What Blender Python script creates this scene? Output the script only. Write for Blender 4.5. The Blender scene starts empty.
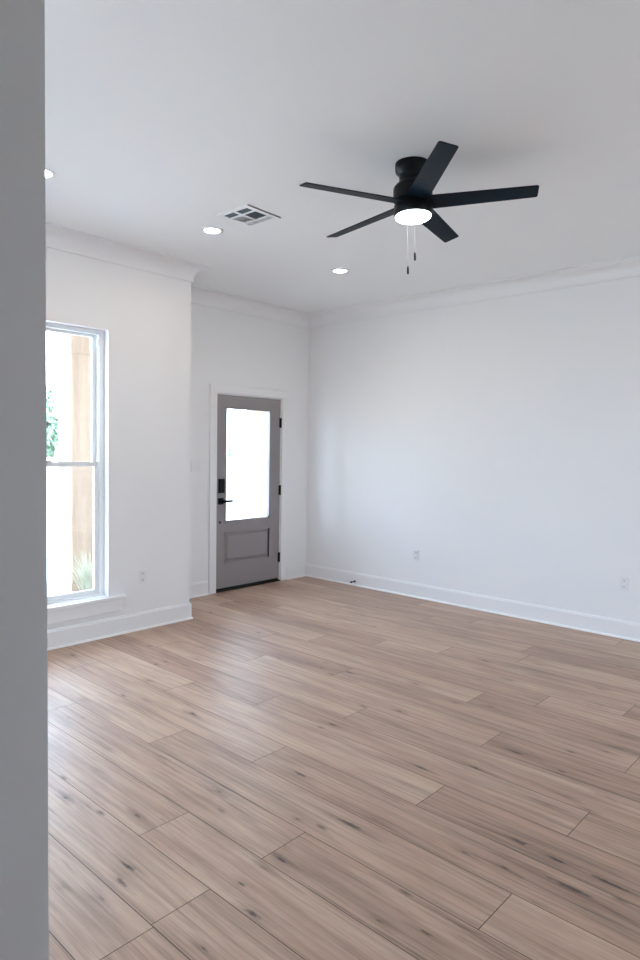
import bpy, bmesh, math, random
from mathutils import Vector, Matrix

C = bpy.context.scene.collection
S = bpy.context.scene
R = math.radians

# ------------------------------------------------------------------ camera
H, W, D, DW, XC, HC = 3.0703, 5.6114, 5.353, 4.695, 3.4372, 1.5124
yaw, pitch, roll = R(47.4763), R(2.686), R(0.8843)
fw = Vector((math.sin(yaw)*math.cos(pitch), math.cos(yaw)*math.cos(pitch), -math.sin(pitch)))
rt = Vector((math.cos(yaw), -math.sin(yaw), 0)); up = rt.cross(fw)
rt2 = rt*math.cos(roll)+up*math.sin(roll); up2 = up*math.cos(roll)-rt*math.sin(roll)
cd = bpy.data.cameras.new('camera'); cam = bpy.data.objects.new('camera', cd); C.objects.link(cam)
M4 = Matrix((rt2, up2, -fw)).transposed().to_4x4(); M4.translation = Vector((0, 0, HC)); cam.matrix_world = M4
cd.sensor_fit = 'VERTICAL'; cd.sensor_height = 36; cd.lens = 652.66/960*36; cd.clip_start = .02
S.camera = cam

# ------------------------------------------------------------------ light
SKY = 8.0
w = bpy.data.worlds.new('sky'); S.world = w; w.use_nodes = True
bg = w.node_tree.nodes['Background']; bg.inputs[0].default_value = (.585, .76, 1.0, 1); bg.inputs[1].default_value = SKY
S.view_settings.view_transform = 'Standard'; S.view_settings.look = 'None'
S.view_settings.gamma = 1; S.view_settings.use_curve_mapping = False; S.view_settings.exposure = 1.06
try:
    S.cycles.max_bounces = 12; S.cycles.diffuse_bounces = 8; S.cycles.transparent_max_bounces = 12
    S.cycles.sample_clamp_indirect = 8
except Exception: pass

sl_ = bpy.data.lights.new('sun', 'SUN'); sl_.energy = 15; sl_.angle = R(2); sl_.color = (1.0, .95, .88)
so_ = bpy.data.objects.new('sun', sl_); C.objects.link(so_); so_.location = (20, 0, 20)
so_.rotation_euler = Vector((-.64, .06, -.77)).to_track_quat('-Z', 'Y').to_euler()

def portal(x, y, z, sx, sz, rz):
    l = bpy.data.lights.new('window_daylight', 'AREA'); l.shape = 'RECTANGLE'; l.size = sx; l.size_y = sz; l.cycles.is_portal = True
    o = bpy.data.objects.new('window_daylight', l); C.objects.link(o); o.location = (x, y, z); o.rotation_euler = (R(-90), 0, rz)

# ------------------------------------------------------------------ materials
def mat(name, col, rough=.5, spec=.5, bump=0, bscale=200, metal=0, var=0):
    m = bpy.data.materials.new(name); m.use_nodes = True; nt = m.node_tree; b = nt.nodes['Principled BSDF']
    b.inputs['Base Color'].default_value = (*col, 1); b.inputs['Roughness'].default_value = rough
    b.inputs['Specular IOR Level'].default_value = spec; b.inputs['Metallic'].default_value = metal
    if bump or var:
        tc = nt.nodes.new('ShaderNodeTexCoord'); n = nt.nodes.new('ShaderNodeTexNoise'); n.inputs['Scale'].default_value = bscale
        n.inputs['Detail'].default_value = 3; nt.links.new(tc.outputs['Object'], n.inputs['Vector'])
        if bump:
            bp = nt.nodes.new('ShaderNodeBump'); bp.inputs['Strength'].default_value = bump; bp.inputs['Distance'].default_value = .002
            nt.links.new(n.outputs[0], bp.inputs['Height']); nt.links.new(bp.outputs[0], b.inputs['Normal'])
        if var:
            mx = nt.nodes.new('ShaderNodeMix'); mx.data_type = 'RGBA'
            mx.inputs['A'].default_value = (*[c*(1-var) for c in col], 1); mx.inputs['B'].default_value = (*[min(1, c*(1+var)) for c in col], 1)
            nt.links.new(n.outputs[0], mx.inputs['Factor']); nt.links.new(mx.outputs['Result'], b.inputs['Base Color'])
    return m

def emit(name, col, s):
    m = bpy.data.materials.new(name); m.use_nodes = True; b = m.node_tree.nodes['Principled BSDF']
    b.inputs['Base Color'].default_value = (*col, 1)
    b.inputs['Emission Color'].default_value = (*col, 1); b.inputs['Emission Strength'].default_value = s; return m

def glass_mat():
    m = bpy.data.materials.new('clear_glass'); m.use_nodes = True; nt = m.node_tree; nt.nodes.clear()
    o = nt.nodes.new('ShaderNodeOutputMaterial'); mx = nt.nodes.new('ShaderNodeMixShader'); t = nt.nodes.new('ShaderNodeBsdfTransparent')
    g = nt.nodes.new('ShaderNodeBsdfGlossy'); g.inputs['Roughness'].default_value = .02
    t.inputs[0].default_value = (.97, .985, .98, 1); mx.inputs[0].default_value = .06
    nt.links.new(t.outputs[0], mx.inputs[1]); nt.links.new(g.outputs[0], mx.inputs[2]); nt.links.new(mx.outputs[0], o.inputs[0]); return m

class G:                                                        # small node-graph helper
    def __init__(s, nt): s.nt = nt
    def n(s, t, **k):
        x = s.nt.nodes.new(t)
        for a, b in k.items(): setattr(x, a, b)
        return x
    def l(s, a, b): s.nt.links.new(a, b)
    def math(s, op, a, b=None, c=None):
        x = s.n('ShaderNodeMath', operation=op)
        for i, v in enumerate((a, b, c)):
            if v is None: continue
            if isinstance(v, (int, float)): x.inputs[i].default_value = v
            else: s.l(v, x.inputs[i])
        return x.outputs[0]
    def mix(s, f, a, b, mode='MIX'):
        x = s.n('ShaderNodeMix', data_type='RGBA', blend_type=mode)
        for k, v in (('Factor', f), ('A', a), ('B', b)):
            if isinstance(v, (int, float)): x.inputs[k].default_value = v
            elif isinstance(v, tuple): x.inputs[k].default_value = (*v, 1)
            else: s.l(v, x.inputs[k])
        return x.outputs['Result']
    def ramp(s, f, *st):
        x = s.n('ShaderNodeMapRange'); x.inputs[1].default_value = st[0]; x.inputs[2].default_value = st[1]; s.l(f, x.inputs[0]); return x.outputs[0]
    def noise(s, vec, sc, det=4, rough=.55, dist=0):
        x = s.n('ShaderNodeTexNoise'); x.inputs['Scale'].default_value = sc; x.inputs['Detail'].default_value = det
        x.inputs['Roughness'].default_value = rough; x.inputs['Distortion'].default_value = dist; s.l(vec, x.inputs['Vector']); return x.outputs[0]
    def scale(s, vec, v):
        x = s.n('ShaderNodeVectorMath', operation='MULTIPLY'); s.l(vec, x.inputs[0]); x.inputs[1].default_value = v; return x.outputs[0]

def floor_mat():
    m = bpy.data.materials.new('oak_planks'); m.use_nodes = True; nt = m.node_tree; g = G(nt); b = nt.nodes['Principled BSDF']
    tc = g.n('ShaderNodeTexCoord'); at = g.n('ShaderNodeAttribute', attribute_name='plank'); sp = g.n('ShaderNodeSeparateColor'); g.l(at.outputs['Color'], sp.inputs[0])
    kn = g.n('ShaderNodeAttribute', attribute_name='mark'); sk = g.n('ShaderNodeSeparateColor'); g.l(kn.outputs['Color'], sk.inputs[0])
    off = g.scale(at.outputs['Color'], (37.0, 91.0, 53.0))
    ad = g.n('ShaderNodeVectorMath', operation='ADD'); g.l(tc.outputs['Object'], ad.inputs[0]); g.l(off, ad.inputs[1]); P = ad.outputs[0]
    tone = sp.outputs[0]
    wob = g.n('ShaderNodeVectorMath', operation='MULTIPLY_ADD'); nz = g.n('ShaderNodeTexNoise'); nz.inputs['Scale'].default_value = 1; nz.inputs['Detail'].default_value = 2
    g.l(g.scale(P, (3, 2.2, 1)), nz.inputs['Vector']); g.l(nz.outputs['Color'], wob.inputs[0]); wob.inputs[1].default_value = (.012, 0, 0); g.l(P, wob.inputs[2]); Q = wob.outputs[0]
    blotch = g.ramp(g.noise(g.scale(Q, (6, 1.3, 1)), 1.0, 3, .55, .6), .36, .66)
    blotch2 = g.ramp(g.noise(g.scale(Q, (13, 1.5, 3)), 1.0, 4, .6, .4), .42, .68)
    streak = g.ramp(g.noise(g.scale(Q, (62, 1.5, 1)), 1.0, 5, .7, .3), .44, .66)
    fine = g.ramp(g.noise(g.scale(Q, (200, 3, 1)), 1.0, 4, .65), .32, .72)
    light, mid, dark = (.59, .42, .312), (.40, .236, .164), (.095, .058, .046)
    c = g.mix(tone, light, mid)
    c = g.mix(g.math('MULTIPLY', blotch, .75), c, (.41, .24, .168))
    c = g.mix(g.math('MULTIPLY', blotch2, g.math('MULTIPLY_ADD', tone, .50, .28)), c, (.23, .135, .095))
    c = g.mix(g.math('MULTIPLY', streak, g.math('MULTIPLY_ADD', tone, .40, .36)), c, dark)
    c = g.mix(g.math('MULTIPLY', fine, .22), c, (.70, .56, .43))
    # dark heart streaks with black checks
    hp = g.ramp(g.noise(g.scale(Q, (17, 1.1, 1)), 1.0, 5, .7, .9), .58, .70)
    c = g.mix(g.math('MULTIPLY', g.math('MULTIPLY', hp, g.math('MULTIPLY_ADD', streak, .55, .40)), g.math('MULTIPLY_ADD', tone, .8, .45)), c, (.08, .05, .042))
    # small scattered knots
    v = g.n('ShaderNodeTexVoronoi', feature='F1'); v.inputs['Scale'].default_value = 1; g.l(g.scale(Q, (7.5, 2.6, 0)), v.inputs['Vector'])
    c = g.mix(g.math('MULTIPLY', g.ramp(v.outputs['Distance'], .10, .03), .7), c, (.075, .05, .042))
    # knots laid on the planks (mesh attribute), soft halo and a broken dark core
    m0 = sk.outputs[0]; brk = g.noise(g.scale(P, (75, 30, 1)), 1.0, 4, .65)
    halo = g.math('MULTIPLY', g.math('POWER', m0, .6), g.math('MULTIPLY_ADD', streak, .6, .35))
    c = g.mix(halo, c, (.17, .10, .078))
    core = g.ramp(g.math('ADD', m0, g.math('MULTIPLY_ADD', brk, .9, -.45)), .52, .85)
    core = g.math('MULTIPLY', core, g.math('GREATER_THAN', m0, .01))
    c = g.mix(g.math('MULTIPLY', core, .88), c, (.060, .042, .036))
    c = g.mix(sk.outputs[1], c, (.035, .026, .022))
    g.l(c, b.inputs['Base Color'])
    rg = g.ramp(fine, 0, 1); x = g.math('MULTIPLY_ADD', rg, .12, .36); g.l(x, b.inputs['Roughness'])
    b.inputs['Specular IOR Level'].default_value = .45
    bp = g.n('ShaderNodeBump'); bp.inputs['Strength'].default_value = .12; bp.inputs['Distance'].default_value = .001
    g.l(fine, bp.inputs['Height']); g.l(bp.outputs[0], b.inputs['Normal'])
    return m

def cedar_mat():
    m = bpy.data.materials.new('cedar'); m.use_nodes = True; nt = m.node_tree; g = G(nt); b = nt.nodes['Principled BSDF']
    tc = g.n('ShaderNodeTexCoord'); P = tc.outputs['Object']
    st = g.ramp(g.noise(g.scale(P, (14, 14, 1.2)), 1, 4, .6, .8), .35, .7)
    c = g.mix(st, (.285, .200, .135), (.205, .135, .09))
    v = g.n('ShaderNodeTexVoronoi', feature='F1'); v.inputs['Scale'].default_value = 1; g.l(g.scale(P, (5, 5, 2.6)), v.inputs['Vector'])
    c = g.mix(g.math('MULTIPLY', g.ramp(v.outputs['Distance'], .12, .04), .8), c, (.16, .09, .06))
    g.l(c, b.inputs['Base Color']); b.inputs['Roughness'].default_value = .8; return m

PAINT = (.84, .84, .845)
wall_m = mat('white_wall_paint', PAINT, .65, .3, .05, 260)
ceil_m = mat('white_ceiling_paint', (.84, .843, .846), .85, .2, .05, 180)
trim_m = mat('white_trim_paint', (.84, .84, .845), .35, .5, .02, 90)
shoe_m = mat('white_gloss_paint', (.88, .88, .885), .3, .5, .02, 90)
vinyl_m = mat('white_vinyl', (.80, .82, .83), .35, .5, .01, 60)
door_m = mat('warm_grey_door_paint', (.29, .27, .275), .45, .4, .03, 120)
black_m = mat('matte_black_metal', (.006, .008, .010), .45, .25, .02, 150, .3)
rubber_m = mat('black_rubber', (.006, .006, .006), .7, .3, .02, 150)
fan_m = mat('black_fan_finish', (.004, .006, .008), .38, .22, .02, 120)
blade_m = mat('black_fan_blade', (.004, .013, .024), .50, .12, .03, 60)  # blue sky reflection tinted into the blades' base colour
plate_m = mat('white_plastic', (.80, .80, .82), .35, .5, .01, 80)
slot_m = mat('dark_slot', (.16, .16, .17), .6, .3, .01, 80)
vent_dark_m = mat('painted_duct_shade', (.07, .10, .115), .7, .3, .02, 80)
vent_m = mat('white_enamel', (.80, .81, .82), .4, .5, .01, 60)
glass_m = glass_mat()
lens_m = emit('lamp_lens', (1.0, .97, .93), 9)
fanlens_m = emit('fan_lamp_lens', (.93, .98, 1.0), 9)
concrete_m = mat('porch_concrete', (.56, .55, .54), .9, .2, .2, 40, 0, .1)
lawn_m = mat('dry_lawn', (.46, .46, .43), .95, .1, .4, 14, 0, .35)
leaf_m = mat('tree_leaves', (.17, .25, .17), .8, .2, .1, 3, 0, .4)
bark_m = mat('tree_bark', (.17, .12, .09), .9, .1, .3, 20, 0, .3)
grassblade_m = mat('straw_grass', (.36, .36, .27), .8, .2, .05, 9, 0, .3)
cedar_m = cedar_mat(); floor_m = floor_mat()
sticker_m = glass_mat(); sticker_m.name = 'pale_blue_film'; sticker_m.node_tree.nodes['Transparent BSDF'].inputs[0].default_value = (.215, .245, .258, 1)

# ------------------------------------------------------------------ mesh helpers
def obj(name, bm, m, parent=None, loc=None, smooth=False):
    me = bpy.data.meshes.new(name); bm.normal_update(); bm.to_mesh(me); bm.free()
    o = bpy.data.objects.new(name, me); C.objects.link(o)
    for x in (m if isinstance(m, (list, tuple)) else [m]): me.materials.append(x)
    if smooth:
        for p in me.polygons: p.use_smooth = True
        try: me.set_sharp_from_angle(angle=R(38))
        except Exception: pass
    if parent: o.parent = parent
    if loc: o.location = loc
    return o
def box(bm, a, b, bev=0, mi=0):
    x0, y0, z0 = a; x1, y1, z1 = b
    vs = [bm.verts.new(v) for v in ((x0,y0,z0),(x1,y0,z0),(x1,y1,z0),(x0,y1,z0),(x0,y0,z1),(x1,y0,z1),(x1,y1,z1),(x0,y1,z1))]
    fs = [bm.faces.new([vs[i] for i in f]) for f in ((3,2,1,0),(4,5,6,7),(0,1,5,4),(1,2,6,5),(2,3,7,6),(3,0,4,7))]
    for f in fs: f.material_index = mi
    if bev:
        es = list({e for f in fs for e in f.edges}); bmesh.ops.bevel(bm, geom=es, offset=bev, segments=2, affect='EDGES', profile=.5)
    return bm
def nb(*bs, bev=0):
    bm = bmesh.new()
    for a, b in bs: box(bm, a, b, bev)
    return bm
def lathe(bm, prof, seg=48, axis='Z', off=(0,0,0), mi=0):
    rings = []
    def pt(r, h, t):
        a, b = r*math.cos(t), r*math.sin(t)
        p = {'Z': (a, b, h), 'Y': (a, h, b), 'X': (h, a, b)}[axis]
        return (p[0]+off[0], p[1]+off[1], p[2]+off[2])
    for r, h in prof:
        rings.append([bm.verts.new(pt(max(r, 1e-4), h, 2*math.pi*i/seg)) for i in range(seg)])
    for a, b in zip(rings, rings[1:]):
        for i in range(seg):
            f = bm.faces.new((a[i], a[(i+1)%seg], b[(i+1)%seg], b[i])); f.material_index = mi
    bm.faces.new(rings[0]); bm.faces.new(rings[-1])
    bmesh.ops.recalc_face_normals(bm, faces=bm.faces); return bm
def sweep(bm, prof, path, closed_prof=True):
    """profile points (out, z) swept along a plan path of (x,y) with mitred corners; 'out' is to the left of the path direction"""
    n = len(path); rings = []
    for i, p in enumerate(path):
        p = Vector(p)
        d0 = (p-Vector(path[i-1])).normalized() if i > 0 else None
        d1 = (Vector(path[i+1])-p).normalized() if i < n-1 else None
        d0 = d0 or d1; d1 = d1 or d0
        n0, n1 = Vector((-d0.y, d0.x)), Vector((-d1.y, d1.x)); mt = (n0+n1); mt = mt/(mt.dot(n0))
        rings.append([bm.verts.new((p.x+mt.x*o, p.y+mt.y*o, z)) for o, z in prof])
    k = len(prof)
    for a, b in zip(rings, rings[1:]):
        for j in range(k): bm.faces.new((a[j], a[(j+1)%k], b[(j+1)%k], b[j]))
    bm.faces.new(rings[0]); bm.faces.new(rings[-1])
    bmesh.ops.recalc_face_normals(bm, faces=bm.faces); return bm
def tag(o, label=None, cat=None, group=None, kind=None):
    for k, v in (('label', label), ('category', cat), ('group', group), ('kind', kind)):
        if v: o[k] = v
    return o
def struct(name, bm, m, label, cat, smooth=False): return tag(obj(name, bm, m, smooth=smooth), label, cat, kind='structure')
def empty(name, loc, label, cat, group=None, kind=None, rot=(0,0,0)):
    o = bpy.data.objects.new(name, None); C.objects.link(o); o.location = loc; o.rotation_euler = rot; o.empty_display_size = .1
    return tag(o, label, cat, group, kind)
def copy_tree(o, parent=None):
    c = o.copy(); C.objects.link(c)
    if parent: c.parent = parent
    for ch in [x for x in bpy.data.objects if x.parent == o]: copy_tree(ch, c)
    return c

# ------------------------------------------------------------------ room shell
XL, YB, T = -2.6, -3.0, .165            # left wall face, back wall face, wall thickness
WX0, WX1, WZ0, WZ1 = 1.745, 2.655, .318, 2.415       # the window in view
HID = [(-.05, .86), (-1.75, -.84)]                   # more windows of the same kind along the front wall, behind the partition
def wall_x(y0, y1, x0, x1, z1, holes):               # wall along X with rectangular holes
    bm = bmesh.new(); cur = x0
    for a, b, c, d in sorted(holes):
        box(bm, (cur, y0, 0), (a, y1, z1))
        if c > 0: box(bm, (a, y0, 0), (b, y1, c))
        box(bm, (a, y0, d), (b, y1, z1)); cur = b
    box(bm, (cur, y0, 0), (x1, y1, z1)); return bm

# floor: planks running along Y, each its own quad with a dark joint; knots laid in the same mesh
PW, PX0, PL, GAP = .2337, .8925, 1.868, .0030
rnd = random.Random(11)
known = {0: 1.715, 1: 3.597, 2: 2.173, 3: 1.725, 4: .966, 5: 2.31, 6: 1.52, 7: .962, 8: 2.33, 9: 1.598, 10: .967, 11: 1.95, 12: 1.63, 13: 1.20, 14: 2.6, 15: 2.08}
tones = {(4, 0): .08, (4, 1): .35, (3, 0): .55, (3, 1): .35, (6, 1): .12, (6, 0): .75, (5, 0): .6, (5, 1): .25, (7, 0): .5, (7, 1): .4, (8, 0): .45, (8,1): .2,
         (9, 0): .95, (9, 1): .2, (10, 0): .4, (10, 1): .6, (2, 0): .25, (2, 1): .3, (1, 0): .2, (0, 0): .4, (0, 1): .15, (11, 0): .8, (11, 1): .15, (12, 0): .3, (13, 0): .7, (14, 0): .35, (12,1): .5, (13,1): .3}
knots = [(2.23,4.44,1),(2.39,4.14,1),(2.33,3.62,1),(1.66,2.93,1),(1.52,2.77,1),(1.29,2.64,1),(2.21,2.98,1.3),(2.54,3.86,1),(2.82,3.75,1),(1.88,3.6,1),(2.14,3.34,.7),(1.43,2.3,1),(1.23,2.04,1.3),(1.17,1.98,1),(1.08,1.96,1),(1.02,2.1,.5),(1.99,1.63,1.6),(1.38,1.53,1.3),(1.64,1.67,1),(1.56,1.68,1),(1.64,1.21,1),(1.71,1.72,.6),(1.78,2.21,1),(1.87,1.81,.4),(2.14,2.06,1.2),(2.66,2.32,1.2),(3.07,2.16,1),(2.09,1.57,1),(1.18,1.53,1),(1.45,1.68,1),(2.59,1.69,1.2),(3.03,1.19,1),(3.39,1.11,1),(3.04,1.39,1),(2.35,1.0,2.5),(2.23,.83,1.8),(2.35,.74,1.5),(2.15,1.2,1),(2.17,1.05,1),(2.7,1.12,1),(3.51,1.81,1),(3.98,1.36,1),(3.65,1.11,1),(2.77,1.5,1.3),(2.78,.97,.6),(1.7,1.07,1),(2.36,1.07,1.5),(2.35,.93,1.2),(3.06,1.45,1.5),(3.42,2.0,1),(4.02,1.94,1),(4.26,2.25,1),(3.51,2.35,1),(4.28,1.45,1),(4.0,1.35,1),(4.98,1.61,1),(3.37,2.79,1),(4.45,1.94,1),(3.88,2.09,.7)]
def build_floor():
    bm = bmesh.new(); lp = bm.loops.layers.float_color.new('plank'); lk = bm.loops.layers.float_color.new('mark')
    def face(co, pv, kv):
        f = bm.faces.new([bm.verts.new(c) for c in co])
        for l, k in zip(f.loops, kv): l[lp] = pv; l[lk] = k
        return f
    y0, y1 = YB-.05, D+.12
    face([(XL-.1, y0, -.0015), (W+.1, y0, -.0015), (W+.1, y1, -.0015), (XL-.1, y1, -.0015)], (0, 0, 0, 1), [(0, 1, 0, 1)]*4)
    pl = []
    for i in range(-15, 21):
        xa, xb = PX0+PW*i, PX0+PW*(i+1)
        if xb < XL-.1 or xa > W+.1: continue
        j0 = known.get(i, rnd.uniform(0, PL))
        for k in range(-5, 5):
            a, b = j0+PL*(k-1), j0+PL*k
            if b < y0 or a > y1: continue
            a, b = max(a, y0), min(b, y1)
            pv = (tones.get((i, k), rnd.random()**1.3), rnd.random(), rnd.random(), 1)
            pl.append((xa, xb, a, b, pv)); h = GAP/2
            face([(xa+h, a+h, 0), (xb-h, a+h, 0), (xb-h, b-h, 0), (xa+h, b-h, 0)], pv, [(0, 0, 0, 1)]*4)
    for q_, (x, y, s) in enumerate(knots):
        pv = next((p[4] for p in pl if p[0] <= x < p[1] and p[2] <= y < p[3]), None)
        p = next((p for p in pl if p[0] <= x < p[1] and p[2] <= y < p[3]), None)
        if not p: continue
        rx, ry = .027*(.6+.4*s), .095*(s if s < 1.4 else s*1.5); n = 16; ph = rnd.random()*6
        cl = lambda v, a, b: max(a+.002, min(b-.002, v)); zz = .0002+q_*8e-6
        rings = [[(cl(x+rx*q*math.cos(t)*(1+.2*math.sin(3*t+ph)), p[0], p[1]), cl(y+ry*q*math.sin(t)*(1+.2*math.sin(2*t+ph)), p[2], p[3]), zz) for t in [2*math.pi*j/n for j in range(n)]] for q in (1, .7, .4, .2)]
        g_ = rnd.uniform(.5, 1) if s <= 1 else 1; val = (0, .16*g_, .45*g_, .75*g_)
        for r_ in range(3):
            o_, i_ = rings[r_], rings[r_+1]; A_, B_ = (val[r_], 0, 0, 1), (val[r_+1], 0, 0, 1)
            for j in range(n):
                j2 = (j+1) % n; face([o_[j], o_[j2], i_[j2], i_[j]], pv, [A_, A_, B_, B_])
        for j in range(n): face([rings[3][j], rings[3][(j+1) % n], (x, y, zz)], pv, [(val[3],0,0,1), (val[3],0,0,1), (g_,0,0,1)])
    return bm
struct('floor', build_floor(), floor_m, 'wide knotty oak plank floor running the length of the room', 'floor')
struct('ceiling', nb(((XL-.2, YB-.2, H), (W+.2, D+.2, H+.12))), ceil_m, 'flat white ceiling', 'ceiling')
fh = [(WX0, WX1, WZ0, WZ1)]+[(a, b, WZ0, WZ1) for a, b in HID]
DX0, DX1, DZ1 = 4.236, 5.181, 2.085
front = wall_x(DW, DW+T, XL-.2, XC-.0, H, fh)
struct('wall_front', front, wall_m, 'white wall with the tall window', 'wall')
struct('wall_return', nb(((XC-T, DW+T, 0), (XC, D+T, H))), wall_m, 'short white wall turning into the entry recess', 'wall')
struct('wall_entry', wall_x(D, D+T, XC, W+.2, H, [(DX0, DX1, 0, DZ1)]), wall_m, 'white recessed wall with the grey front door', 'wall')
struct('wall_right', nb(((W, YB-.2, 0), (W+T, D, H))), wall_m, 'long plain white wall on the right', 'wall')
BH = [(3.9, 5.2, .9, 2.2)]
struct('wall_back', wall_x(YB-T, YB, XL-.2, W, H, BH), wall_m, 'white wall behind the viewpoint', 'wall')
LH = [(2.3, 3.2), (3.45, 4.4)]
struct('wall_left', nb(((XL-T, YB, 0), (XL, LH[0][0], H)), ((XL-T, LH[0][1], 0), (XL, LH[1][0], H)), ((XL-T, LH[1][1], 0), (XL, DW, H)), *[((XL-T, a, z0), (XL, b, z1)) for a, b in LH for z0, z1 in ((0, .06), (1.2, H))]), wall_m, 'white wall at the far left', 'wall')
PY, PXE = 1.00, .4605
struct('wall_near', nb(((XL, PY, 0), (PXE, PY+.115, H)), bev=0), wall_m, 'shaded grey wall end close by at the left edge', 'wall')

struct('wall_blocker', nb(((1.75, YB, 0), (1.865, -1.0, H))), wall_m, 'unseen white wall added behind the viewpoint to block light', 'wall')  # unseen wall, added to keep light off the near wall

# baseboards, shoe mouldings, crown
base_prof = [(0, 0), (.014, 0), (.014, .128), (.010, .136), (.009, .144), (.006, .146), (0, .146)]
shoe_prof = [(.0135, 0), (.026, 0), (.025, .006), (.022, .012), (.018, .0155), (.0135, .017)]
DRP, PRJ = .134, .123
cv = [(0, H-DRP), (.013, H-DRP), (.013, H-DRP+.010)]
for i in range(9):
    t = i/8*math.pi/2
    cv.append((.013+(PRJ-.028)*(1-math.cos(t)), H-DRP+.016+(DRP-.030)*math.sin(t)))
cv += [(PRJ-.004, H-.012), (PRJ, H-.009), (PRJ, H), (0, H)]
runs = {'front': [(XC, D), (XC, DW), (XL, DW)], 'entry_hinge_side': [(W, D), (DX1+.089, D)], 'entry_latch_side': [(DX0-.089, D), (XC, D)], 'right': [(W, YB), (W, D)]}
for k, pth in runs.items():
    struct('baseboard_'+k, sweep(bmesh.new(), base_prof, pth), trim_m, 'tall white baseboard along the %s wall' % k.replace('_', ' '), 'baseboard')
shoes = {1: ('front', runs['front']), 2: ('entry hinge side', runs['entry_hinge_side']), 3: ('entry latch side', runs['entry_latch_side']), 4: ('right', runs['right'])}
for n, (k, pth) in shoes.items():
    struct('trim_%d' % n, sweep(bmesh.new(), shoe_prof, pth), shoe_m, 'white shoe moulding at the foot of the %s baseboard' % k, 'moulding', smooth=True)
struct('trim_5', sweep(bmesh.new(), cv, [(W, YB), (W, D), (XC, D), (XC, DW), (XL, DW)]), trim_m, 'white cove crown moulding around the ceiling', 'moulding', smooth=True)

# ------------------------------------------------------------------ windows
def window(name, x0, x1, label, full=True):
    t = empty(name, (x0, DW, WZ0), label, 'window', kind='structure')
    w_, h_ = x1-x0, WZ1-WZ0; e = .001
    f = .045; ya, yb = .062, .150
    fr = obj('frame', nb(((e, ya, e), (f, yb, h_-e)), ((w_-f, ya, e), (w_-e, yb, h_-e)), ((f, ya, h_-.034), (w_-f, yb, h_-e)), ((f, ya, e), (w_-f, yb, .024)), bev=.003), vinyl_m, t)
    mid = 1.37-WZ0
    def sash(nm, z0, z1, y0, y1, rb, rt_):
        s = .036
        o = obj(nm, nb(((f, y0, z0), (f+s, y1, z1)), ((w_-f-s, y0, z0), (w_-f, y1, z1)), ((f+s, y0, z0), (w_-f-s, y1, z0+rb)), ((f+s, y0, z1-rt_), (w_-f-s, y1, z1)), bev=.003), vinyl_m, t)
        obj('pane', nb(((f+s-.004, (y0+y1)/2-.002, z0+rb-.004), (w_-f-s+.004, (y0+y1)/2+.002, z1-rt_+.004))), glass_m, o)
        return o
    sash('upper_sash', mid-.018, h_-.034, .105, .135, .034, .021)
    lo = sash('lower_sash', .024, mid+.018, .070, .100, .036, .036)
    obj('sash_lock', nb(((w_/2-.03, .060, mid+.018), (w_/2+.03, .085, mid+.030)), bev=.003), vinyl_m, lo)
    # balance clip near the head of the right jamb
    obj('balance_clip', nb(((w_-f-.018, .055, h_-f-.075), (w_-f-.004, .070, h_-f-.025)), bev=.003), vinyl_m, t)
    obj('stool', nb(((-.145, -.036, -.028), (w_+.145, 0, 0)), ((.001, 0, -.0), (w_-.001, ya, .003)), bev=.004), trim_m, t)
    ap = bmesh.new()
    box(ap, (-.105, -.021, -.124), (w_+.105, 0, -.028), .002)
    obj('apron', ap, trim_m, t)
    return t
window('window_1', WX0, WX1, 'tall white single-hung window at the left, a cedar column outside')
window('window_2', *HID[0], 'white single-hung window hidden behind the near wall')
window('window_3', *HID[1], 'white single-hung window at the far end of the front wall')
for a, b in [(WX0, WX1)]+HID: portal((a+b)/2, DW+T+.03, (WZ0+WZ1)/2, b-a, WZ1-WZ0, 0)
portal((DX0+DX1)/2, D+T+.03, 1.34, .7, 1.25, 0)
# two unseen wide windows, added in the far left wall for more daylight
for n, (ya, yb) in enumerate(LH):
    t = empty('window_%d' % (n+4), (XL, ya, .06), 'unseen low wide window added for daylight in the far left wall, %s the front corner' % ('nearer' if n else 'further from'), 'window', kind='structure')
    bw, bh = yb-ya, 1.14
    obj('frame', nb(((-.12, .001, .001), (-.05, .06, bh-.001)), ((-.12, bw-.06, .001), (-.05, bw-.001, bh-.001)), ((-.12, .06, bh-.06), (-.05, bw-.06, bh-.001)), ((-.12, .06, .001), (-.05, bw-.06, .06)), bev=.003), vinyl_m, t)
    obj('pane', nb(((-.09, .055, .055), (-.086, bw-.055, bh-.055))), glass_m, t)
    portal(XL-T-.03, (ya+yb)/2, .06+bh/2, bw, bh, R(90))

t = empty('window_6', (BH[0][0], YB, BH[0][2]), 'unseen wide window added for fill light behind the viewpoint', 'window', kind='structure')  # unseen window, added as fill from behind the camera
bw, bh = BH[0][1]-BH[0][0], BH[0][3]-BH[0][2]
obj('frame', nb(((.001, -.12, .001), (.06, -.05, bh-.001)), ((bw-.06, -.12, .001), (bw-.001, -.05, bh-.001)), ((.06, -.12, bh-.06), (bw-.06, -.05, bh-.001)), ((.06, -.12, .001), (bw-.06, -.05, .06)), ((bw/2-.04, -.12, .06), (bw/2+.04, -.05, bh-.06)), bev=.003), vinyl_m, t)
obj('pane', nb(((.055, -.09, .055), (bw/2-.035, -.086, bh-.055)), ((bw/2+.035, -.09, .055), (bw-.055, -.086, bh-.055))), glass_m, t)
portal((BH[0][0]+BH[0][1])/2, YB-T-.03, (BH[0][2]+BH[0][3])/2, bw, bh, R(180))

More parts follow.
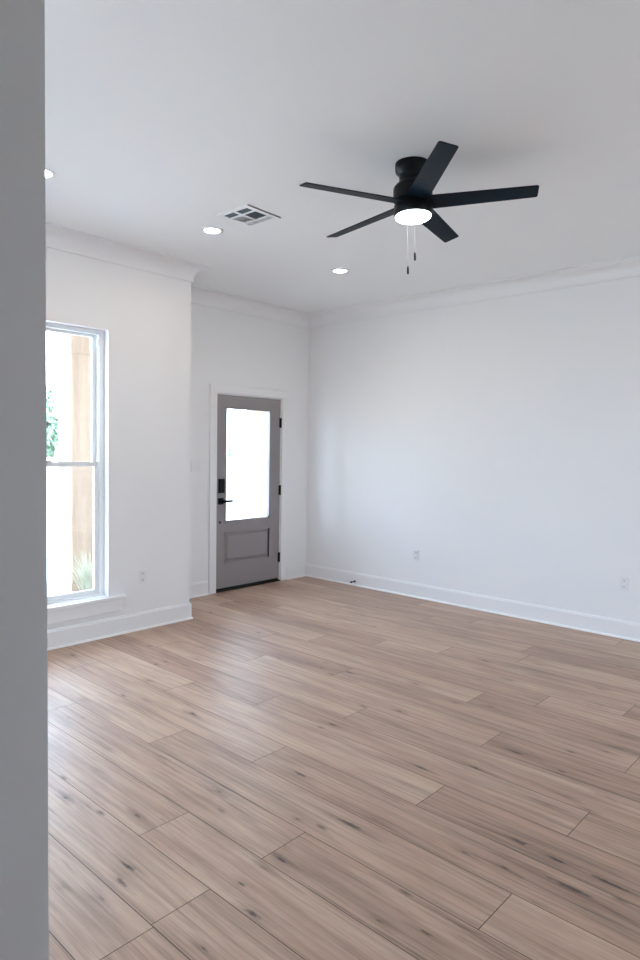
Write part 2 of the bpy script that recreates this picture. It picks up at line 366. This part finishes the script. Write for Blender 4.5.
# ------------------------------------------------------------------ entry door
d = empty('door_1', (4.2565, D, 0), 'warm grey front door with a tall glass pane and black hardware', 'door', kind='structure')
dw, dz0, dz1 = .9035, .036, 2.065; dt = .045; yo = .004
gx0, gx1, gz0, gz1 = .128, .737, .748, 1.924          # glass opening
px0, px1, pz0, pz1 = .112, .755, .292, .622           # recessed panel moulding
sl = nb(((0, yo, dz0), (gx0-.012, yo+dt, dz1)), ((gx1+.012, yo, dz0), (dw, yo+dt, dz1)), ((gx0-.012, yo, gz1+.012), (gx1+.012, yo+dt, dz1)), ((gx0-.012, yo, pz1), (gx1+.012, yo+dt, gz0-.012)),
        ((gx0-.012, yo, dz0), (gx1+.012, yo+dt, pz0)), ((gx0-.012, yo+.016, pz0), (gx1+.012, yo+dt, pz1)), ((px1, yo, pz0), (gx1+.012, yo+dt, pz1)))
slab = obj('slab', sl, door_m, d)
pm = bmesh.new()                                       # raised panel with sloped margin
def frustum(bm, x0, x1, z0, z1, ya, yb, ins):
    a = [bm.verts.new(v) for v in ((x0, ya, z0), (x1, ya, z0), (x1, ya, z1), (x0, ya, z1))]
    b = [bm.verts.new(v) for v in ((x0+ins, yb, z0+ins), (x1-ins, yb, z0+ins), (x1-ins, yb, z1-ins), (x0+ins, yb, z1-ins))]
    for i in range(4): bm.faces.new((a[i], a[(i+1)%4], b[(i+1)%4], b[i]))
    bm.faces.new(b); bmesh.ops.recalc_face_normals(bm, faces=bm.faces)
frustum(pm, px0+.018, px1-.018, pz0+.016, pz1-.016, yo+.0165, yo+.002, .026)
obj('raised_panel', pm, door_m, d)
sm = bmesh.new()
def ring(bm, x0, x1, z0, z1, wd, ya, yb):
    box(bm, (x0, ya, z0), (x0+wd, yb, z1), .003); box(bm, (x1-wd, ya, z0), (x1, yb, z1), .003)
    box(bm, (x0+wd, ya, z0), (x1-wd, yb, z0+wd), .003); box(bm, (x0+wd, ya, z1-wd), (x1-wd, yb, z1), .003)
ring(sm, px0-.006, px1+.006, pz0-.006, pz1+.006, .010, yo-.005, yo+.017)
obj('panel_moulding', sm, door_m, d)
lm = bmesh.new(); ring(lm, gx0-.016, gx1+.016, gz0-.016, gz1+.016, .016, yo-.006, yo+dt-.004)
lf = obj('glass_stop', lm, door_m, d)
gl = obj('glass_pane', nb(((gx0-.006, yo+.018, gz0-.006), (gx1+.006, yo+.024, gz1+.006))), glass_m, d)
tag(obj('sticker', nb(((gx0+.03, yo+.0165, 1.42), (gx0+.095, yo+.018, 1.515))), sticker_m, d), 'small pale blue sticker on the glass')
tag(obj('corner_clip', nb(((gx1-.012, yo-.009, gz0-.006), (gx1+.006, yo-.004, gz0+.012)), bev=.002), black_m, d), 'small black clip at the corner of the glass')
sw = obj('door_sweep', nb(((.001, yo+.002, .014), (dw-.001, yo+dt-.002, .030))), rubber_m, d)
obj('threshold', nb(((-.018, -.012, 0), (dw+.018, .150, .013)), bev=.003), rubber_m, d)
jb = nb(((-.0195, -.0005, 0), (-.003, T-.001, DZ1-.0005)), ((dw+.003, -.0005, 0), (dw+.0195, T-.001, DZ1-.0005)), ((-.003, -.0005, dz1+.003), (dw+.003, T-.001, DZ1-.0005)),
        ((-.003, .055, .013), (.010, .075, dz1+.003)), ((dw-.010, .055, .013), (dw+.003, .075, dz1+.003)), ((.010, .055, dz1-.010), (dw-.010, .075, dz1+.003)))
obj('jamb', jb, trim_m, d)
cs = nb(((-.1035, -.018, 0), (-.0135, 0, 2.078)), ((dw+.0135, -.018, 0), (dw+.1035, 0, 2.078)), ((-.1035, -.018, 2.078), (dw+.1035, 0, 2.168)), bev=.004)
obj('casing', cs, trim_m, d)
for z in (1.805, 1.043, .274):
    hb = bmesh.new(); lathe(hb, [(.0045, -.058), (.0075, -.056), (.0075, .056), (.0045, .058)], 14, 'Z', (dw+.003, -.006, z))
    box(hb, (dw-.016, -.0015, z-.052), (dw+.019, .0035, z+.052)); obj('hinge', hb, black_m, d, smooth=True)
kp = bmesh.new(); box(kp, (.020, -.024, 1.042), (.088, yo, 1.192), .006); k = obj('keypad_deadbolt', kp, black_m, d)
obj('thumb_turn', nb(((.046, -.040, 1.062), (.062, -.024, 1.092)), bev=.003), black_m, k)
hd = obj('door_handle', nb(((.018, -.010, .922), (.086, yo, .990)), bev=.003), black_m, d)
hs = bmesh.new(); lathe(hs, [(.012, -.050), (.012, -.009)], 20, 'Y', (.052, 0, .955)); obj('spindle', hs, black_m, hd, smooth=True)
obj('lever', nb(((.040, -.060, .943), (.172, -.044, .970)), bev=.003), black_m, hd)
kb = bmesh.new(); lathe(kb, [(.010, yo-.006), (.012, yo-.004), (.012, yo+.001)], 18, 'Y', (.046, 0, .733)); obj('bore_plug', kb, black_m, d, smooth=True)

# ------------------------------------------------------------------ ceiling fan
th = Vector((2.9945, 2.1005, H))
fan = empty('ceiling_fan', th, 'black five-blade flush-mount ceiling fan with a lit round lamp', 'ceiling fan', rot=(-.0466, .0034, 0))
def part(name, prof, m, par, seg=56): return obj(name, lathe(bmesh.new(), prof, seg), m, par, smooth=True)
part('canopy', [(.090, .012), (.094, 0), (.094, -.030), (.091, -.042), (.080, -.052), (.073, -.062)], fan_m, fan)
part('motor_housing', [(.073, -.058), (.072, -.090), (.075, -.100), (.092, -.116), (.103, -.128), (.106, -.140), (.106, -.196), (.104, -.200)], fan_m, fan)
part('blade_hub', [(.092, -.198), (.094, -.200), (.094, -.226), (.092, -.228)], fan_m, fan)
lk = part('light_kit', [(.100, -.222), (.103, -.226), (.104, -.276), (.1015, -.284), (.098, -.284)], fan_m, fan)
lens = part('lens', [(.0975, -.280), (.0965, -.288), (.088, -.295), (.060, -.301), (.03, -.303), (.0, -.3035)], fanlens_m, lk)
zb = 2.8557-H
base = -2.2946
def blade():
    bm = bmesh.new(); n = 14; prev = None; w0, w1, r0, r1 = .118, .096, .075, .652; tk = .0055; segs = []
    for i in range(n+1):
        u = i/n; r = r0+(r1-r0)*u; w_ = w0+(w1-w0)*u; segs.append((r, w_/2))
    cr = .010
    pts = [(r, -h) for r, h in segs[:-1]]+[(r1-cr, -w1/2), (r1-cr*.3, -w1/2+cr*.3), (r1, -w1/2+cr)]
    pts += [(r1, w1/2-cr), (r1-cr*.3, w1/2-cr*.3), (r1-cr, w1/2)]+[(r, h) for r, h in reversed(segs[:-1])]
    top = [bm.verts.new((x, y, tk/2)) for x, y in pts]; bot = [bm.verts.new((x, y, -tk/2)) for x, y in pts]
    bm.faces.new(top); bm.faces.new(bot[::-1])
    for i in range(len(pts)): bm.faces.new((bot[i], bot[(i+1)%len(pts)], top[(i+1)%len(pts)], top[i]))
    bmesh.ops.recalc_face_normals(bm, faces=bm.faces)
    bmesh.ops.bevel(bm, geom=[e for e in bm.edges if abs(e.verts[0].co.z-e.verts[1].co.z) < 1e-6 and len(e.link_faces) == 2 and abs(e.link_faces[0].normal.z) != abs(e.link_faces[1].normal.z)], offset=.0015, segments=1, affect='EDGES')
    return bm
b0 = None
for k in range(5):
    if b0 is None: b = b0 = obj('blade', blade(), blade_m, fan)
    else: b = b0.copy(); C.objects.link(b); b.parent = fan
    b.matrix_local = Matrix.Translation((0, 0, zb)) @ Matrix.Rotation(base+k*2*math.pi/5, 4, 'Z') @ Matrix.Rotation(-.2348, 4, 'X')
def chain(x, y, z0, ln, fob):
    bm = bmesh.new(); lathe(bm, [(.0007, z0-ln), (.0007, z0)], 8, 'Z', (x, y, 0))
    box(bm, (x*.93-.004, y*.93-.004, z0-.004), (x+.004, y+.004, z0+.004), .001)
    c = obj('pull_chain', bm, mat_chain, fan)
    fb = bmesh.new(); lathe(fb, [(.002, z0-ln-fob), (.0055, z0-ln-fob+.003), (.0060, z0-ln-fob*.5), (.0045, z0-ln-.003), (.0015, z0-ln+.001)], 14, 'Z', (x, y, 0))
    obj('chain_fob', fb, black_m, c, smooth=True)
mat_chain = mat('chain_metal', (.30, .31, .33), .5, .3, .01, 300)
ca, sa = rt.x, rt.y
def off(side, depth): return (side*rt.x+depth*fw.x, side*rt.y+depth*fw.y)
chain(*off(.022, .105), -.250, .195, .045); chain(*off(-.018, .106), -.250, .270, .045)

# ------------------------------------------------------------------ recessed lamps
def downlight(x, y, label):
    t = empty('recessed_light', (x, y, H), label, 'ceiling light', 'recessed ceiling lights')
    obj('trim_ring', lathe(bmesh.new(), [(.056, -.002), (.058, -.006), (.074, -.005), (.080, -.001), (.080, .004), (.056, .004)], 40), vent_m, t, smooth=True)
    obj('lens', lathe(bmesh.new(), [(.057, 0), (.057, -.004), (.05, -.0065), (.02, -.008), (0, -.008)], 40), lens_m, t, smooth=True)
    l = bpy.data.lights.new('lamp_light', 'AREA'); l.shape = 'DISK'; l.size = .10; l.energy = 1.9; l.color = (1.0, .83, .64)
    o = bpy.data.objects.new('lamp_light', l); C.objects.link(o); o.parent = t; o.location = (0, 0, -.012)
    return t
downlight(1.712, 3.768, 'round recessed light half hidden by the near wall')
downlight(2.966, 3.806, 'round recessed light beside the ceiling vent')
downlight(4.344, 3.786, 'round recessed light in the ceiling near the far right corner, past the fan')

for i_, (x_, y_) in enumerate([(3.3, -2.0), (4.7, -2.0), (3.3, -.5), (4.7, -.5)]):  # unseen lamps added behind the camera for warm fill
    downlight(x_, y_, 'unseen recessed light added for warm fill in the %s row behind the viewpoint, %s from the left' % ('further' if i_ < 2 else 'nearer', ('first', 'second')[i_ % 2]))

# ------------------------------------------------------------------ ceiling vent
v = empty('ceiling_vent', (2.80, 3.236, H), 'white square ceiling air vent with dark louvre cells', 'vent', rot=(0, 0, R(1.3)))
vw, vd = .300, .297
fm = bmesh.new()
xs = [(.030, .086), (.106, .212), (.232, .272)]; ys = [(.036, .146), (.168, .268)]
box(fm, (0, 0, -.006), (vw, .036, .002)); box(fm, (0, .268, -.006), (vw, vd, .002))
box(fm, (0, .036, -.006), (.030, .268, .002)); box(fm, (.272, .036, -.006), (vw, .268, .002))
box(fm, (.086, .036, -.006), (.106, .268, .002)); box(fm, (.212, .036, -.006), (.232, .268, .002)); box(fm, (.030, .146, -.006), (.086, .168, .002)); box(fm, (.106, .146, -.006), (.212, .168, .002)); box(fm, (.232, .146, -.006), (.272, .168, .002))
obj('face_frame', fm, vent_m, v)
obj('duct_backing', nb(((.028, .034, .0005), (.274, .270, .0015))), vent_dark_m, v)  # flat dark sheet, the duct's shade is in its colour
def louvres(x0, x1, y0, y1, along, tilt, n):
    bm = bmesh.new()
    for i in range(n):
        u = (i+.5)/n; hw = .0062 if tilt else .0055
        dz = .0045*(1 if tilt > 0 else -1)
        if along == 'x':
            yc = y0+(y1-y0)*u; q = [(x0, yc-hw, -.001-dz), (x1, yc-hw, -.001-dz), (x1, yc+hw, -.001+dz), (x0, yc+hw, -.001+dz)]
        else:
            xc = x0+(x1-x0)*u; q = [(xc-hw, y0, -.001-dz), (xc+hw, y0, -.001+dz), (xc+hw, y1, -.001+dz), (xc-hw, y1, -.001-dz)]
        a = [bm.verts.new((p[0], p[1], min(p[2], .0)-.0005)) for p in q]; b_ = [bm.verts.new((p.co.x, p.co.y, p.co.z+.001)) for p in a]
        bm.faces.new(a[::-1]); bm.faces.new(b_)
        for j in range(4): bm.faces.new((a[j], a[(j+1)%4], b_[(j+1)%4], b_[j]))
    bmesh.ops.recalc_face_normals(bm, faces=bm.faces); return bm
for i, (xa, xb) in enumerate(xs):
    for j, (ya, yb_) in enumerate(ys):
        lightc = (i, j) in ((1, 1), (2, 0), (2, 1))  # the other cells have the duct's shade painted into their louvres
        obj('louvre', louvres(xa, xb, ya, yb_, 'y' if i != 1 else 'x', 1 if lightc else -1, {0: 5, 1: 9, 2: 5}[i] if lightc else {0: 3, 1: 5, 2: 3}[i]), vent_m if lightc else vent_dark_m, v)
obj('edge_strip', nb(((.0, -.006, -.008), (vw, -.001, .002))), mat('grey_edge', (.30, .30, .31), .6, .3, .02, 80), v)  # grey strip drawn as the dark edge of the vent plate

# ------------------------------------------------------------------ outlets, switch, door stop
def outlet(x, y, z, face, label):
    t = empty('wall_outlet', (x, y, z), label, 'outlet', 'wall outlets', rot=(0, 0, 0 if face == 'y' else R(-90)))
    obj('faceplate', nb(((-.035, -.006, -.0575), (.035, 0, .0575)), bev=.003), plate_m, t)
    for s in (-1, 1):
        r = obj('receptacle', nb(((-.017, -.009, s*.0265-.0175), (.017, -.005, s*.0265+.0175)), bev=.005), plate_m, t)
        obj('slots', nb(((-.008, -.0096, s*.0265-.002), (-.0055, -.0088, s*.0265+.009)), ((.0055, -.0096, s*.0265-.002), (.008, -.0088, s*.0265+.008)), ((-.0025, -.0096, s*.0265-.011), (.0025, -.0088, s*.0265-.006))), slot_m, r)
    obj('screw', lathe(bmesh.new(), [(.003, -.0072), (.003, -.005)], 10, 'Y'), plate_m, t)
outlet(2.964, DW, .440, 'y', 'white outlet on the wall right of the window')
outlet(W, 3.786, .440, 'x', 'white outlet on the long right wall, nearer the door corner')
outlet(W, 1.740, .452, 'x', 'white outlet on the long right wall at the right edge')
s_ = empty('light_switch', (3.985, D, 1.325), 'white two-gang light switch plate left of the door', 'light switch')
obj('faceplate', nb(((-.058, -.006, -.0575), (.058, 0, .0575)), bev=.003), plate_m, s_)
for q in (-.023, .023):
    rk = bmesh.new(); box(rk, (q-.016, -.0085, -.033), (q+.016, -.005, .033), .002); obj('rocker', rk, plate_m, s_)
ds = empty('door_stop', (W-.014, 4.580, .048), 'small black spring door stop on the right baseboard by the corner', 'door stop')
obj('base_cup', lathe(bmesh.new(), [(.012, 0), (.012, -.006), (.007, -.010)], 18, 'X'), black_m, ds, smooth=True)
obj('spring', lathe(bmesh.new(), sum([[(.0042, -.010-.006*i), (.0058, -.013-.006*i)] for i in range(9)], []), 14, 'X'), black_m, ds, smooth=True)
obj('bumper', lathe(bmesh.new(), [(.006, -.060), (.010, -.063), (.010, -.074), (.007, -.078)], 18, 'X'), rubber_m, ds, smooth=True)

# ------------------------------------------------------------------ outside: porch, columns, plants, trees
struct('porch_slab', nb(((XL-3, DW+T+.002, -.20), (9.5, 7.0, -.06))), concrete_m, 'grey concrete porch floor outside', 'porch')
struct('lawn', nb(((-60, -60, -.5), (80, 90, -.22))), lawn_m, 'pale dry lawn outside', 'ground')
def column(x, y, label):
    t = empty('porch_column', (x, y, -.06), label, 'column', 'cedar porch columns'); a = .15
    obj('shaft', nb(((-a, -a, 0), (a, a, 3.02)), bev=.006), cedar_m, t)
    obj('cap_boards', nb(((-a-.012, -a-.012, 2.50), (a+.012, a+.012, 3.02)), bev=.004), cedar_m, t)
    obj('base_boards', nb(((-a-.012, -a-.012, 0), (a+.012, a+.012, .16)), bev=.004), cedar_m, t)
column(3.313, 6.45, 'pale knotty cedar porch column outside the window')
column(5.86, 6.42, 'pale cedar porch column seen through the glass of the front door')
struct('porch_roof', nb(((XL-1.2, DW+T+.002, 3.23), (9.2, 6.95, 3.36))), trim_m, 'unseen white porch roof over the front of the house, added to shade the columns', 'roof')  # out of view, added to shade the cedar columns
tag(obj('porch_beam', nb(((-4.0, 6.32, 2.965), (9.0, 6.56, 3.22)), bev=.006), cedar_m), 'cedar beam resting on the porch columns', 'beam')
def tuft(x, y, z, h, n, label, sd):
    r = random.Random(sd); bm = bmesh.new()
    for i in range(n):
        a = r.uniform(0, 2*math.pi); ln = h*r.uniform(.6, 1.05); lean = r.uniform(.1, .75); bx, by = r.uniform(-.06, .06), r.uniform(-.06, .06); wv = .005
        pr = None
        for j in range(5):
            u = j/4; rr = lean*ln*u*u*.8; hh = ln*(u-.25*lean*u*u); px, py = bx+rr*math.cos(a), by+rr*math.sin(a); ww = wv*(1-u*.85)
            cur = (bm.verts.new((px-ww*math.sin(a), py+ww*math.cos(a), hh)), bm.verts.new((px+ww*math.sin(a), py-ww*math.cos(a), hh)))
            if pr: bm.faces.new((pr[0], pr[1], cur[1], cur[0]))
            pr = cur
    return tag(obj('ornamental_grass', bm, grassblade_m, loc=(x, y, z)), label, 'plant')
tuft(3.12, 5.86, -.06, .60, 260, 'pale ornamental grass clump in front of the cedar column', 3)
def tree(x, y, h, cr, label, sd):
    r = random.Random(sd); t = empty('tree', (x, y, -.22), label, 'tree', 'trees beyond the porch')
    obj('trunk', lathe(bmesh.new(), [(.17, 0), (.13, .5), (.11, h*.5), (.05, h*.8)], 14), bark_m, t, smooth=True)
    bm = bmesh.new()
    for i in range(1500):
        while True:
            p = Vector((r.uniform(-1, 1), r.uniform(-1, 1), r.uniform(-1, 1)))
            if .25 < p.length < 1: break
        p = Vector((p.x*cr, p.y*cr, h*.66+p.z*h*.26)); s = r.uniform(.08, .17)
        e1 = Vector((r.gauss(0, 1), r.gauss(0, 1), r.gauss(0, 1))).normalized(); e2 = e1.orthogonal().normalized()
        bm.faces.new([bm.verts.new(p+q) for q in (e1*s, e2*s*.5, -e1*s, -e2*s*.5)])
    obj('foliage', bm, leaf_m, t)
tree(7.30, 16.3, 3.5, .80, 'green tree glimpsed at the left of the window glass', 5)
